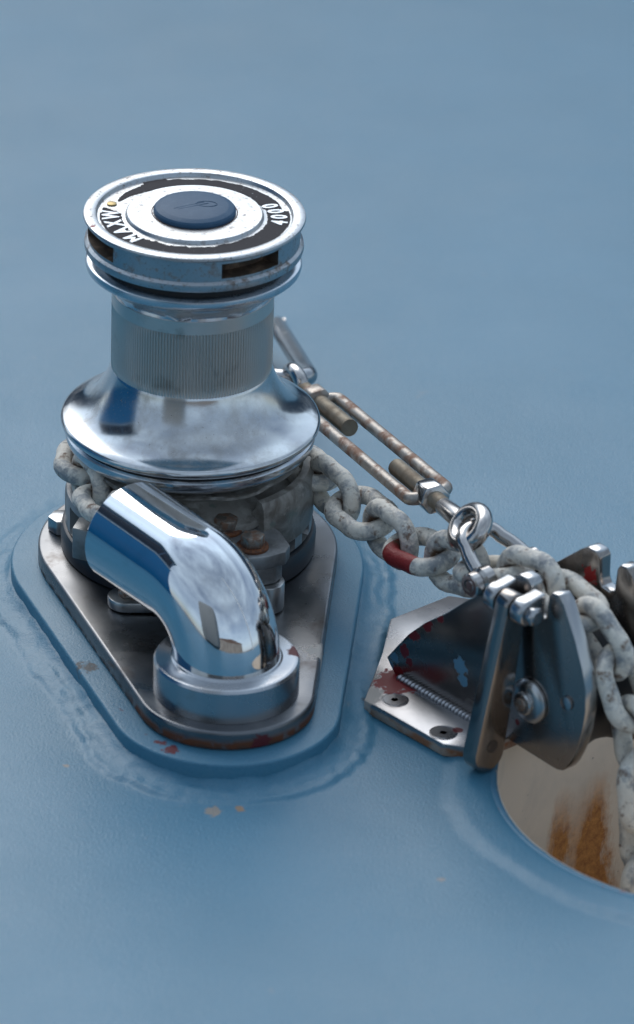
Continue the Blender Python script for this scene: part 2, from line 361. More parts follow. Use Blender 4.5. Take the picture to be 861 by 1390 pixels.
pipe_m.layer(pipe_m.ramp(tot, .18, .75, 0, .95), pipe_m.color(pipe_m.ramp(pipe_m.noise(6, 6, .75), .35, .65), (.3,.1,.02), (.62,.27,.06)), .8)
pipe_m.layer(pipe_m.ramp(pipe_m.noise(4, 4, .7, off=4), .69, .73), (.1,.09,.085))
pipe_m.bump(pipe_m.noise(9, 4), .3)
hp = thing('hawse_pipe', 'beige rust-streaked round pipe opening sunk into the blue deck under the chain', 'hawse pipe', (HC[0], HC[1], 0))
finish(lathe([(HR-1.6, 1.5), (HR-2.2,-1), (HR-2.4,-5), (HR-2.4,-420), (HR+8,-420), (HR+8,-8), (HR+1,-3)], 160, closed=True), 'pipe_wall', pipe_m, hp)
rim_m = Mat('chipped_primer_rim', (.075,.2,.3), 0, .45); rim_m.layer(rim_m.ramp(rim_m.noise(12, 5), .6, .64), (.2,.09,.1)); rim_m.layer(rim_m.ramp(rim_m.noise(9, 5, off=3), .66, .7), (.4,.36,.33))
finish(sweep([(math.cos(R(a))*(HR+1.6), math.sin(R(a))*(HR+1.6), -1.2+.6*noise.noise(Vector((a*.3,0,0)))) for a in range(0, 360, 2)], 3.6, 12, True), 'pipe_rim', rim_m, hp)
# ------------------------------------------------------------------ windlass
wl = thing('anchor_windlass', 'chrome vertical anchor windlass with fluted drum and elbow chain pipe on a blue plinth', 'windlass', (0,0,18))
def wpart(bm, name, mat, parent=None, **k):
    o = finish(bm, name, mat, parent or wl, **k)
    if parent is None: o.location = (0, 0, -.018)
    return o
# base plate
bm = prism(hull2((0,0), 105, PC, 59.5, 70), 18.3, 32, 0); bevel(bm, 2.2, 3)
wpart(bm, 'base_plate', base_m, ang=50)
# housing
wpart(lathe([(84,32.1),(89,33),(89.5,44),(88,49),(86.5,50),(70,50),(70,32.1)], 128, closed=True), 'base_ring', ringm)
def slots(r, z, i):
    a = i*360/256
    if r > 80 and 55 < z < 66 and ((a-318) % 360 < 12 or (a-338) % 360 < 9 or (a-200) % 360 < 10): return 72
    return r
wpart(lathe([(60,49.5),(84,50),(86.5,52),(86.5,55.1),(86.5,55.3),(86.5,65.5),(86.5,65.8),(86.5,72),(85.5,76),(82,78),(52,79)], 256, rf=slots), 'housing', hous, ang=40)
# gypsy (chain wheel)
def gyp(r, z, i):
    a = i*2*math.pi/160
    return r + (3.0*math.cos(a*6) if 60 < r < 79 else 0)
wpart(lathe([(40,77),(78,79),(81,81),(80,84),(71,86),(62,90),(58,94),(62,98),(70,101),(78,104.5),(79,106),(78,107.5),(40,109)], 160, rf=gyp), 'chain_wheel', cast)
# guard casting on the right
bm = lathe([(66,60),(84,58),(87,61),(87.4,80),(86.6,94),(84,98.5),(79,99),(77,92),(66,80)], 60, closed=True, a0=-52, a1=6)
wpart(bm, 'chain_guard', cast, ang=50)
# stripper bracket with hex bolts
a = math.atan2(-97, 65); dirv = Vector((math.cos(a), math.sin(a), 0)); side = Vector((-dirv.y, dirv.x, 0))
def brk(pts, z0, z1, bw): return prism([((dirv*u+side*v).x, (dirv*u+side*v).y) for u, v in pts], z0, z1, bw)
bm = brk([(52,-28),(52,14),(92,17),(112,12),(119,4),(119,-10),(112,-30)], 68, 78.5, 1.6)
br = wpart(bm, 'stripper_bracket', hous)
bm = brk([(60,-24),(60,10),(112,6),(116,-2),(114,-24)], 54, 67.6, 1.4); wpart(bm, 'bracket_spacer', hous)
bm = brk([(60,-26),(60,10)]+[(106+15*math.cos(R(t)), -4+13*math.sin(R(t))) for t in range(75, -90, -15)]+[(100,-26)], 33, 53.6, 1.4); wpart(bm, 'bracket_foot', nutm)
for px, py in ((307,714), (343,737)):
    p = atz(px, py, 82)
    bo = wpart(prism(hexpts(8.6, 12), 80.8, 88.5, .9, M=Matrix.Translation((p.x, p.y, 0))), 'hex_bolt', boltm)
    wpart(lathe([(11.2,78.6),(11.2,80.2),(10.4,80.9),(4,80.9)], 40, c=(p.x, p.y)), 'washer', rustm, bo)
# hold-down lugs and a nut on the base plate
p = atz(172, 808, 40)
bm = prism([(p.x+x_, p.y+y_) for x_, y_ in arcpts(0, 0, 13, 90, 270, 14)+[(30,-12),(60,0),(60,20),(20,20)]], 33, 40.5, 1.2); lug = wpart(bm, 'hold_down_lug', nutm)
wpart(prism(hexpts(7, 5), 40.6, 44.5, .7, M=Matrix.Translation((p.x+1, p.y, 0))), 'bolt_head', boltm, lug)
p = atz(88, 712, 36)
wpart(prism(hexpts(11, 8), 32.2, 43, 1, M=Matrix.Translation((p.x-1, p.y, 0))), 'base_nut', nutm)
p = atz(110, 745, 56)
wpart(prism([(p.x-6,p.y-3),(p.x+5,p.y-8),(p.x+12,p.y+10),(p.x-2,p.y+14)], 50, 74, 1.2), 'stripper_block', hous)
# warping drum
wpart(lathe([(45,108.6),(70,108.8),(80,111),(85.4,115),(86.6,118),(86.4,121.5),(84.6,123.2),(60,123.6)], 192), 'lower_disc', disc_m)
wpart(lathe([(60,121),(81.5,121.2),(81.5,127.6),(60,127.8)], 128), 'drum_gap', blackm)
wpart(lathe([(60,126.5),(84,126.4),(88.4,127),(89.6,128.4),(90,130.2),(89.6,131.8),(88,132.9),(84.2,134.4),(79.6,136.6),(75,139.5),(70.8,143.2),(67,147.6),(63.7,152.6),(61,157.4),(58.9,162),(57.3,166),(56.3,169.2),(55.75,171.2),(55.4,171.8),(50,172)], 192), 'drum_skirt', dome_m, ang=50)
NF = 160
def flute(r, z, i):
    if 170 < z < 219 : return r - (1.25*(i % 6 in (0, 1)) + .4*(i % 6 in (2, 5)))*min(1., max(0., (z-170.5)/6.5))
    return r
prof = [(50,168.2),(55.5,168.4)] + [(55.7,171.4),(55.7,173),(55.7,175),(55.7,177.2)] + [(55.7,180+k*(218-180)/4) for k in range(5)] + [(55.7,219.4),(55.7,229)]
wpart(lathe(prof, NF*6, rf=flute), 'fluted_barrel', barrel_m, ang=25)
def facet(r, z, i):
    a_ = (i*360/192 + 8) % 45 - 22.5
    return r*(1-.0*0) if z > 243 else r + (math.cos(R(22.5))/math.cos(R(a_))-1)*r*.55*(1 if 230 < z < 243 else 0)
wpart(lathe([(50,227.5),(55.2,228),(56.6,231),(60.5,236),(66,241),(71.5,244.8),(73.4,246.6),(74.0,249.2),(73.4,251.6),(71.8,252.8),(50,253.2)], 192, rf=facet), 'rope_guide', disc_m, ang=38)
wpart(lathe([(50,252),(66,252.4),(66,259.4),(50,259.6)], 128), 'cap_gap', blackm)
cap = wpart(lathe([(40,258.6),(71.5,258.8),(74.2,260),(74.9,262.4),(74.5,265),(72.6,266.6),(50,267)], 192), 'cap_flange', capm)
# pocketed band
bm = bmesh.new(); cols = []
pk = [(-175,-137), (-73,-37), (17,53), (107,143)]
angs = sorted(set([round(i*2.5, 3) for i in range(-72, 72)] + [e+q for p_ in pk for e in p_ for q in (-.3,.3)]))
zs = [266.4, 268.6, 268.9, 279.0, 279.3, 281.6]
for a_ in angs:
    inp = any(p_[0]+.1 < a_ < p_[1]-.1 for p_ in pk)
    cols.append([bm.verts.new(((r_ := (60 if inp and k in (2, 3) else 72.4))*math.cos(R(a_)), r_*math.sin(R(a_)), z_)) for k, z_ in enumerate(zs)])
for i in range(len(cols)):
    A, B = cols[i], cols[(i+1) % len(cols)]
    for k in range(5): bm.faces.new((A[k], B[k], B[k+1], A[k+1]))
band = wpart(bm, 'pocketed_band', capm, ang=30)
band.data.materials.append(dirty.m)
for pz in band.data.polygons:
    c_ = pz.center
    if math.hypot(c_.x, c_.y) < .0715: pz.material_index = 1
topc = wpart(lathe([(60,281.4),(73,281.5),(75.0,282.3),(75.7,283.6),(75.3,285),(73.6,285.7),(68.4,285.6),(67.2,285.1),(66.4,283.2),(66.0,282.7),(48.2,282.7),(47.2,282.9),(46.6,284.6),(45.8,285.3),(30,285.6),(0.00001,285.6)], 192), 'drum_cap', capm, ang=30)
wpart(lathe([(28,285.4),(29.4,285.8),(28.4,285.2),(27,285.2)], 96, closed=True), 'button_seat', rustm, topc)
bt = wpart(lathe([(27.6,285.0),(28.2,286.6),(27.9,288.2),(26.8,289.4),(23.5,290.6),(22.6,290.8),(10,291.1),(.00001,291.2)], 96), 'rubber_button', button, topc, ang=13)
ell = sweep([(8+7*math.cos(t), 2+4.4*math.sin(t), 291.1) for t in [k*math.pi/16 for k in range(32)]], .28, 6, True)
sweep([(-14,-7,290.9),(6,5,291.2)], .28, 6, bm=ell); sweep([(-11,-8,290.9),(9,3,291.2)], .28, 6, bm=ell)
wpart(ell, 'moulded_mark', button, bt)
# worn black print ring
bm = bmesh.new(); prev = None
def jag(a_, s_, o): return noise.noise(Vector((math.cos(R(a_))*s_, math.sin(R(a_))*s_, o))) + .5*noise.noise(Vector((math.cos(R(a_))*s_*4, math.sin(R(a_))*s_*4, o+5)))
k = -180.
while k <= 180:
    a_ = k; ri = 49.6 + 1.7*jag(a_, 5, 1); ro = 64.6 + 1.0*jag(a_, 4, 7)
    if a_ % 360 < 110 : ro = 61.3 + 1.5*jag(a_, 6, 3)
    if -12 < a_ < 12: ro = 65
    if -150 < a_ < -70: ri += 1.6+1.5*jag(a_, 14, 2)
    lab = a_ % 360
    if lab > 160 and lab < 172: row = None
    elif 126 < lab <= 160:
        t_ = (160-lab)/34; mid = 56.5; hw = 7.*t_**.6; row = (mid-hw*(.8+.3*jag(a_,9,4)), mid+hw*(.7+.3*jag(a_,9,6)))
    elif 172 <= lab < 180: t_ = (lab-172)/8; row = (61-(61-ri)*t_, ro-1.6)
    else: row = (ri, ro)
    if row is not None:
        cur = [bm.verts.new((r_*math.cos(R(a_)), r_*math.sin(R(a_)), 283.0)) for r_ in (row[0], row[0]+.2, (row[0]+row[1])/2, row[1]-.2, row[1])]
        if prev:
            for q in range(4): bm.faces.new((prev[q], cur[q], cur[q+1], prev[q+1]))
        prev = cur
    else: prev = None
    k += .8
wpart(bm, 'black_print', labelm, topc)
# lettering on the ring, one mesh: MAXW reads clockwise with tops outward, 4000 counter-clockwise with tops inward
def glyph(ch, size):
    cu = bpy.data.curves.new('glyph', 'FONT'); cu.body = ch; cu.size = size; cu.align_x = 'CENTER'; cu.offset = .035*size; cu.extrude = .12
    cu.resolution_u = 4
    o_ = bpy.data.objects.new('glyph', cu); C.objects.link(o_); bpy.context.view_layer.update()
    me = bpy.data.meshes.new_from_object(o_.evaluated_get(bpy.context.evaluated_depsgraph_get()))
    b = bmesh.new(); b.from_mesh(me); bpy.data.objects.remove(o_); bpy.data.curves.remove(cu); bpy.data.meshes.remove(me); return b
for ch, a_, r_, outw in (('M',225.5,51,1),('A',211.5,51,1),('X',198.5,51.2,1),('W',184,51.6,1),('4',-7.5,63.2,0),('0',2,62.4,0),('0',11.4,61,0),('0',21,59.4,0)):
    g = glyph(ch, 16 if outw else 15)
    g.transform(Matrix.Translation((r_*math.cos(R(a_)), r_*math.sin(R(a_)), 283.25)) @ Matrix.Rotation(R(a_-90) if outw else R(a_+90), 4, 'Z') @ Matrix.Diagonal((.82, 1, 1, 1)))
    wpart(g, 'letter' if outw else 'numeral', letterm, topc, smooth=False)
wpart(lathe([(3.4,282.8),(3.4,283.5),(2.4,283.9),(.00001,283.9)], 20, c=(59*math.cos(R(165)), 58*math.sin(R(165)))), 'brass_spot', brass, topc)
# elbow chain pipe with collar
pe = atz(171, 726, 101); hv = Vector((pe.x-PC[0], pe.y-PC[1], 0)); Lh = hv.length; hv.normalize(); RB = 47.; zc = 53.5
pts = [Vector((PC[0], PC[1], zc-6)), Vector((PC[0], PC[1], zc+1))]
for k in range(0, 25):
    t = math.pi/2*k/24*.985; pts.append(Vector((PC[0], PC[1], zc+1)) + hv*(RB*(1-math.cos(t))) + Vector((0,0,RB*math.sin(t))))
last = pts[-1]; tv = (pts[-1]-pts[-2]).normalized(); rem = Lh-RB
for k in (.25,.5,.75,1.): pts.append(last + tv*rem*k)
n_ = len(pts); rad = [35.6]*n_
pts.append(pts[-1]+tv*.8); rad[-1] = 35.6; rad.append(34.9); pts.append(pts[-1]+tv*.1); rad.append(33)
for q in range(n_-1, n_-4, -1): pts.append(pts[q]); rad.append(32.2)
bm = sweep(pts, rad, 72)
el = wpart(bm, 'chain_pipe_elbow', polished, ang=40)
wpart(lathe([(20,32.2),(48.6,32.2),(48.6,54.5),(47.4,56.4),(45.5,57),(37.6,57),(37.2,57.2),(36.4,58.2),(35.7,58.6),(30,58.6)], 128, c=PC), 'pipe_collar', collar_m, el, ang=30)
# ------------------------------------------------------------------ stopper frame
S = atz(545, 920, 10); S.z = 0
ang = R(-48); DX = Vector((math.cos(ang), math.sin(ang), 0)); DY = Vector((-DX.y, DX.x, 0))
def loc(X, Y, Z): return S + DX*X + DY*Y + Vector((0,0,Z))
st = thing('chain_stopper', 'polished steel chain stopper with two upright side plates beside the hawse pipe', 'chain stopper', S)
st.rotation_euler = (0, 0, ang)
def spart(bm, name, mat, parent=None, **k): return finish(bm, name, mat, parent or st, **k)   # local coordinates
# base
foot_m.layer(foot_m.ramp(foot_m.math('ADD', foot_m.sep()[2], foot_m.math('MULTIPLY', foot_m.noise(10, 4), .004)), .0095, .0078, 0, .9), foot_m.color(foot_m.ramp(foot_m.noise(16, 4, off=4), .42, .58), (.33,.28,.23), (.27,.1,.03)), .8, 0.)
foot_m.layer(foot_m.spot((2, -6, 10), 17, .15, 1.8, 7), (.2,.01,.012), .45, 0.)
foot_m.layer(foot_m.spot((76, -18, 10), 4, .15, .8, 4), (.12,.008,.012), .45, 0.)
foot_m.layer(foot_m.spot((4, -34, 8), 12, .2, 1.5, 6), (.42,.38,.34), .6, 0.)
bm = prism([(7,-40),(84,-38),(97,-28),(104,0),(104,70),(90,104),(60,120),(-45,120),(-67,105),(-67,50),(-34,13)], .4, 10, 1.2)
spart(bm, 'base_flange', foot_m)
def screw(X, Y, par=None):
    bm = lathe([(9.6,10.0),(9.6,10.2),(8.8,10.3),(8.6,10.1),(8.0,10.1),(7.8,10.45),(2.4,10.4),(2.2,9.0),(.0001,9.0)], 36, c=(X, Y))
    spart(bm, 'countersunk_screw', foot_m)
for X, Y in ((20,-24), (73,-28), (22, 22), (60, 96), (-40, 96)): screw(X, Y)
# side plates : outline in (X,Z)
out_ = [(-8,10),(-16,19),(4,45),(20,61),(40,77),(58,93.5),(75,108),(91,122),(102,131.5),(109,136),(117,135.5),(120,132),(120.5,116),(123,112),(131,111),(135,114),(136.5,131),(139,135),(146,136),(151,131),(163,110),(171,92),(175.5,78),(176.5,62),(174.5,46),(171.5,34),(168,25),(164.5,17.5),(161.5,13),(158,9.6),(154,8.2),(149,8),(108,9.6)]
def plane0(px, py):
    r = ray(px, py); P_ = CAM + r*((S-CAM).dot(DY)/r.dot(DY)) - S; return (P_.dot(DX), 0, P_.z)
for px_, py_, r_, c_ in ((528,905,6,(.075,.2,.31)), (536,893,4,(.075,.2,.31)), (541,916,7,(.17,.008,.012)), (549,884,5,(.13,.006,.01)), (556,898,3.5,(.13,.006,.01)), (562,862,5.5,(.13,.006,.01)), (580,848,5,(.13,.006,.01)), (598,838,4,(.13,.006,.01)), (625,905,7,(.1,.24,.35)), (628,922,5,(.1,.24,.35)), (672,858,5,(.38,.38,.4)), (702,1052-72,2.5,(.15,.01,.012))):
    plate_m.layer(plate_m.spot(plane0(px_, py_), r_, .12, 2.0, 5), c_, .45, 0.)
RX = Matrix.Rotation(R(90), 4, 'X')   # (x,y,z)->(x,-z,y)
def sideplate(y0, mat, name='side_plate'):
    bm = prism(out_, 0, 11, 1.3, 2); bm.transform(Matrix.Translation((0, y0+11, 0)) @ RX)
    o_ = spart(bm, name, mat, ang=40); o_.data.materials.append(edge_m.m)
    for p_ in o_.data.polygons:
        if abs(p_.normal.y) < .5 and (y0 < 10 or p_.normal.z > .75): p_.material_index = 1  # brighter steel paints rim highlights on edges and the far plate's top faces
    return o_
sp = sideplate(0, plate_m); sp['label'] = 'near side plate with red and blue paint splashes'
far_m.layer(far_m.spot((112, 62, 116), 6, .1, 3.0, 3), (.3,.012,.01), .5, 0.)
sp2 = sideplate(62, far_m); sp2['label'] = 'far side plate stained brown with a red paint smear'
# weld bead
bm = bmesh.new(); random.seed(3)
for k in range(27):
    X = 1 + k*3.4
    bmesh.ops.create_uvsphere(bm, u_segments=14, v_segments=8, radius=1, matrix=Matrix.Translation((X, -1.5, 11)) @ Matrix.Rotation(R(35), 4, 'Y') @ Matrix.Diagonal((2.5, 3.5+random.random()*.7, 3.0, 1)))
spart(bm, 'weld_bead', weld_m)
# roller and axle
bm = lathe([(46,-24.5),(44,-22),(41,-8),(40,0),(41,8),(44,22),(46,24.5)], 64); bm.transform(Matrix.Translation((126, 36.5, 49)) @ RX)
spart(bm, 'chain_roller', roller_m)
bm = lathe([(12,0),(15.3,.3),(15.5,2.4),(14.2,4),(11,5.2),(8,5.6),(8,8),(7,9),(.0001,9)], 48); bm.transform(Matrix.Translation((126, -.2, 49)) @ RX)
ax = spart(bm, 'axle_bolt', nutm)
bm = prism(hexpts(5, 10), 8.6, 11, .8); bm.transform(Matrix.Translation((126, 0, 49)) @ RX); spart(bm, 'bolt_head', boltm, ax)
bm = lathe([(2.5,0),(5,.4),(5,2.2),(3,2.8),(.0001,2.8)], 20); bm.transform(Matrix.Translation((160, 0, 62)) @ RX); spart(bm, 'plug', edge_m)
# hinge knuckles, pin, lever
YP, ZP = -13., 121.
def xcyl(x0, x1, r, ch=1.4, n=36, y=YP, zz=ZP): # cylinder along local X
    bm = lathe([(.0001,0),(r-ch,0),(r,ch),(r,x1-x0-ch),(r-ch,x1-x0),(.0001,x1-x0)], n); bm.transform(Matrix.Translation((x0, y, zz)) @ Matrix.Rotation(R(90), 4, 'Y')); return bm
def knuckle(x0, x1):
    pts_ = [(y_, z_) for y_, z_ in [(1,-9),(1,11)]] + [(YP+9.4*math.cos(R(t)), 9.4*math.sin(R(t))) for t in range(80, 260, 15)]
    bm = prism(pts_, 0, x1-x0, 2.0, 3); bm.transform(Matrix.Translation((x0, 0, ZP)) @ Matrix(((0,0,1,0),(1,0,0,0),(0,1,0,0),(0,0,0,1))))
    return bm
spart(knuckle(97, 107.5), 'hinge_lug', edge_m); spart(knuckle(122.5, 134), 'hinge_lug', edge_m)
pin = spart(xcyl(94, 141, 5.2, .8), 'hinge_pin', edge_m)
bm = prism(hexpts(7, 20), 0, 6, 1.6, 3); bm.transform(Matrix.Translation((134.4, YP, ZP)) @ Matrix.Rotation(R(90), 4, 'Y')); spart(bm, 'nut', edge_m, pin)
# lever: bar in the Y-Z plane, thickness along X (108.5..121.5)
def leverbm():
    top = Vector((YP, ZP)); bot = Vector((-31, 17)); a_ = (bot-top).normalized(); s_ = Vector((a_.y, -a_.x))
    P = []
    for t in range(0, 181, 15): q = top + (s_*math.cos(R(t)) - a_*math.sin(R(t)))*9.4; P.append((q.x, q.y))
    for t in range(0, 181, 15): q = bot + (-s_*math.cos(R(t)) + a_*math.sin(R(t)))*13.6; P.append((q.x, q.y))
    b = prism(P, 0, 12.4, 1.5, 3); b.transform(Matrix.Translation((109, 0, 0)) @ Matrix(((0,0,1,0),(1,0,0,0),(0,1,0,0),(0,0,0,1)))); return b
lv = spart(leverbm(), 'lock_lever', lever_m, ang=40)
bm = lathe([(.0001,.06),(4.0,.06),(4.0,.3),(4.7,.3),(4.7,-.6)], 28); bm.transform(Matrix.Translation((121.4, -29, 22)) @ Matrix.Rotation(R(90), 4, 'Y')); spart(bm, 'lever_hole', dirty, lv)
# cross bolt between plates, feet on far side
bm = xcyl(0, 1, 1); bm.free()
bm = lathe([(6,0),(6,51)], 24); bm.transform(Matrix.Translation((30, 62, 40)) @ RX); spart(bm, 'spacer_bar', edge_m)
# ------------------------------------------------------------------ anchor chain
WIRE, PITCH = 6.4, 36.
def linkbm():
    hl, rr = PITCH/2 + WIRE - WIRE, 15.3            # half distance between end-arc centres + bend radius
    e = (PITCH + 2*WIRE)/2 - rr
    P = []
    for t in range(-90, 91, 15): P.append((e + rr*math.cos(R(t)), rr*math.sin(R(t)), 0))
    for k in (1, 2, 3): P.append((e - 2*e*k/4, rr - .5*math.sin(math.pi*k/4), 0))
    for t in range(90, 271, 15): P.append((-e + rr*math.cos(R(t)), rr*math.sin(R(t)), 0))
    for k in (1, 2, 3): P.append((-e + 2*e*k/4, -rr + .5*math.sin(math.pi*k/4), 0))
    return sweep(P, WIRE, 20, True)
ch = thing('anchor_chain', 'long weathered galvanised chain running from the windlass over the stopper into the pipe', 'chain', (0,0,0))
zg = 91.; rg = 75.
P1 = loc(-26, 31, 87); dP = math.hypot(P1.x, P1.y)
tang = math.degrees(math.atan2(P1.y, P1.x) + math.acos(rg/dP))
path = []
pend = pe + tv*(-30); ex = pe + tv*10
path += [Vector((PC[0],PC[1],60)) + hv*RB*.4 + Vector((0,0,30)), pe - tv*40, pe - tv*12]
a_end = 212
for a_ in range(a_end, int(tang), -6): path.append(Vector((rg*math.cos(R(a_)), rg*math.sin(R(a_)), zg)))
T0 = Vector((rg*math.cos(R(tang)), rg*math.sin(R(tang)), zg)); path.append(T0)
for k in (.2,.4,.6,.8): p = T0.lerp(P1, k); p.z -= 4*math.sin(math.pi*k); path.append(p)
path.append(P1)
for X, Z in ((0,91),(20,95),(40,100),(60,106),(78,112),(95,115.5),(112,115.5),(126,113.5),(140,109),(152,102),(165,92),(176,79),(185,62),(191,44),(197,20),(202,-5),(206,-40),(210,-85),(213,-140),(224,-200),(226,-260)):
    path.append(loc(X, 31 if X < 170 else 33, Z))
# densify (Catmull-Rom) and walk along it by chord
dense = []
for i in range(len(path)-1):
    a0_, b0_, c0_, d0_ = path[max(i-1,0)], path[i], path[i+1], path[min(i+2, len(path)-1)]
    for k in range(24):
        t = k/24; dense.append(.5*((2*b0_) + (c0_-a0_)*t + (2*a0_-5*b0_+4*c0_-d0_)*t*t + (3*b0_-a0_-3*c0_+d0_)*t**3))
dense.append(path[-1])
target = atz(567, 751, 88)
def walk(off):
    nodes = []; cur = None; i = 0; acc = 0
    i = off
    cur = dense[i]; nodes.append(cur)
    while i < len(dense):
        if (dense[i]-cur).length >= PITCH: cur = dense[i]; nodes.append(cur)
        i += 1
    return nodes
best = None
for off in range(0, 60, 2):
    nd = walk(off); mids = [(nd[k]+nd[k+1])/2 for k in range(len(nd)-1)]
    dmin = min((mm-target).length for mm in mids)
    if best is None or dmin < best[0]: best = (dmin, nd, min(range(len(mids)), key=lambda k: (mids[k]-target).length))
_, nd, kred = best
lme = None; random.seed(5)
for k in range(len(nd)-1):
    a_, b_ = nd[k], nd[k+1]; xdir = (b_-a_).normalized(); mid = (a_+b_)/2
    yh = Vector((0,0,1)).cross(xdir)
    if yh.length < .5: yh = DY - xdir*DY.dot(xdir)
    if yh.dot(DY) < 0 and mid.x > 100: yh = -yh
    yh.normalize(); zh = xdir.cross(yh)
    ph = (0 if (k-kred) % 2 == 0 else 90) + random.uniform(-8, 8)
    if k == kred: ph = 12
    if k == kred-2: ph = 14
    yy = yh*math.cos(R(ph)) + zh*math.sin(R(ph)); zz_ = xdir.cross(yy)
    if lme is None:
        lk = finish(linkbm(), 'link', chain_m, ch); lme = lk.data; redme = lme.copy(); redme.materials.clear(); redme.materials.append(chain_red.m)
    elif k == kred:
        lk = bpy.data.objects.new('link', redme); C.objects.link(lk); lk.parent = ch; lk['label'] = 'link with one side painted dark red'
    else: lk = bpy.data.objects.new('link', lme); C.objects.link(lk); lk.parent = ch
    mt = Matrix((xdir, yy, zz_)).transposed().to_4x4(); mt.translation = mid*MM; lk.matrix_local = mt
# every link needs its own wear: offset the texture by object via Object Info random
for M in (chain_m,):
    t = M.t; oi = t.nodes.new('ShaderNodeObjectInfo'); sc_ = t.nodes.new('ShaderNodeVectorMath'); sc_.operation = 'SCALE'; sc_.inputs[0].default_value = (3, 5, 7)
    t.links.new(oi.outputs['Random'], sc_.inputs['Scale'])
    ad = t.nodes.new('ShaderNodeVectorMath'); ad.operation = 'ADD'; t.links.new(sc_.outputs[0], ad.inputs[1])
    lks = [l_ for l_ in t.links if l_.from_socket == M.tc.outputs['Object']]
    tos = [l_.to_socket for l_ in lks]
    t.links.new(M.tc.outputs['Object'], ad.inputs[0])
    for q in tos: t.links.new(ad.outputs[0], q)
for M in (chain_m, chain_red):       # rubbed, rusty bearing faces inside each end
    M.tc = M.n('ShaderNodeTexCoord'); q = M.sep(); ax_ = M.math('ABSOLUTE', q[0], 0); ay_ = M.math('ABSOLUTE', q[1], 0)
    f = M.math('MULTIPLY', M.math('MULTIPLY', M.ramp(ax_, .0125, .017), M.ramp(ax_, .0245, .0205)), M.ramp(ay_, .011, .006))
    f = M.math('MULTIPLY', f, M.ramp(M.noise(5, 4), .3, .55))
    M.layer(f, (.13,.075,.045), .6, .3)
# ------------------------------------------------------------------ shackle on the chain
PINX, PINZ = 67, 111
sk = thing('bow_shackle', 'small stainless shackle pinned through the chain at the end of the turnbuckle', 'shackle', loc(PINX, 30, PINZ))
def skp(bm, name, mat, par=None, **k):
    if par is None: bm.transform(Matrix.Translation(-loc(PINX, 30, PINZ)))
    else: bm.transform(Matrix.Translation(-loc(PINX, 30, PINZ)))
    return finish(bm, name, mat, par or sk, **k)
bowc = (43, 30, 122); P = [loc(PINX, 8, PINZ)]
dirb = Vector((bowc[0]-PINX, 0, bowc[2]-PINZ)); 
for k in (.25,.5,.75): P.append(loc(PINX+dirb.x*k, 8+6*k*k, PINZ+dirb.z*k))
for t in range(0, 181, 15):
    q = Vector((bowc[0], 30, bowc[2])) + dirb.normalized()*(14*math.sin(R(t))); P.append(loc(q.x, 30-15.5*math.cos(R(t)), q.z))
for k in (.75,.5,.25,0): P.append(loc(PINX+dirb.x*k, 52-6*k*k, PINZ+dirb.z*k))
bow = skp(sweep(P, 5.0, 20), 'bow', shack_m)
def ycyl(y0, y1, r, X, Z, ch=1.2, n=32, hole=0):
    pr = [(.0001,0),(r-ch,0),(r,ch),(r,y1-y0-ch),(r-ch,y1-y0)]
    pr += [(hole, y1-y0), (hole, y1-y0-5), (.0001, y1-y0-5)] if hole else [(.0001, y1-y0)]
    bm = lathe(pr, n); M_ = Matrix.Translation(S) @ Matrix.Rotation(ang, 4, 'Z') @ Matrix.Translation((X, y1, Z)) @ RX; bm.transform(M_); return bm
skp(ycyl(2.5, 14, 9.6, PINX, PINZ, 2.2), 'bow_end', shack_m, bow)
skp(ycyl(46, 57, 9.0, PINX, PINZ, 2.0), 'bow_end', shack_m, bow)
bm = ycyl(-5, 56, 4.6, PINX, PINZ); pn = skp(bm, 'pin', shack_m)
bm = lathe([(.0001,0),(7.4,0),(8.2,1),(8.2,6.6),(7.2,7.6),(4.6,7.6),(4.4,3.4),(.0001,3.4)], 32); bm.transform(Matrix.Translation(S) @ Matrix.Rotation(ang, 4, 'Z') @ Matrix.Translation((PINX, 2.2, PINZ)) @ RX)
skp(bm, 'socket_head', shack_m, pn)
# ------------------------------------------------------------------ turnbuckle
E0 = loc(bowc[0]-15.5, 30, bowc[2]+7); E0 = loc(bowc[0]-14, 30, bowc[2]+6)
F1 = atz(585, 673, 112); F2 = atz(432, 545, 84)
eyec = atz(638, 716, 127)
tdir = (F2-F1).normalized()
tb = thing('turnbuckle', 'rusty open-body turnbuckle stretched tight between the shackle and the deck behind the drum', 'turnbuckle', F1)
def tpart(bm, name, mat, par=None, **k):
    bm.transform(Matrix.Translation(-F1)); return finish(bm, name, mat, par or tb, **k)
v1 = atz(598, 657, 112)-atz(567, 690, 112); side = (v1 - tdir*v1.dot(tdir)).normalized(); nrm = tdir.cross(side).normalized()
Lf = (F2-F1).length; hw = 14.
P = []
for t in range(-90, 91, 15): P.append(F1 + side*(hw*math.sin(R(t))) - tdir*(7*math.cos(R(t))-7))
for k in range(1, 8): P.append(F1 + side*hw + tdir*(7 + (Lf-14)*k/8))
for t in range(90, -91, -15): P.append(F2 + side*(hw*math.sin(R(t))) + tdir*(7*math.cos(R(t))-7))
for k in range(7, 0, -1): P.append(F1 - side*hw + tdir*(7 + (Lf-14)*k/8))
tpart(sweep(P, 4.6, 18, True), 'frame', turn_m)
def threaded(p0, p1, r, pitchmm=1.9):
    n_ = int((p1-p0).length/(pitchmm/2)); pts_ = [p0.lerp(p1, i/n_) for i in range(n_+1)]
    return sweep(pts_, [r - (.42 if i % 2 else 0) for i in range(n_+1)], 20)
lockn = F1 + tdir*2
rn = threaded(lockn - tdir*30, F1 + tdir*62, 6.4)
rod1 = tpart(rn, 'threaded_rod', thread_m)
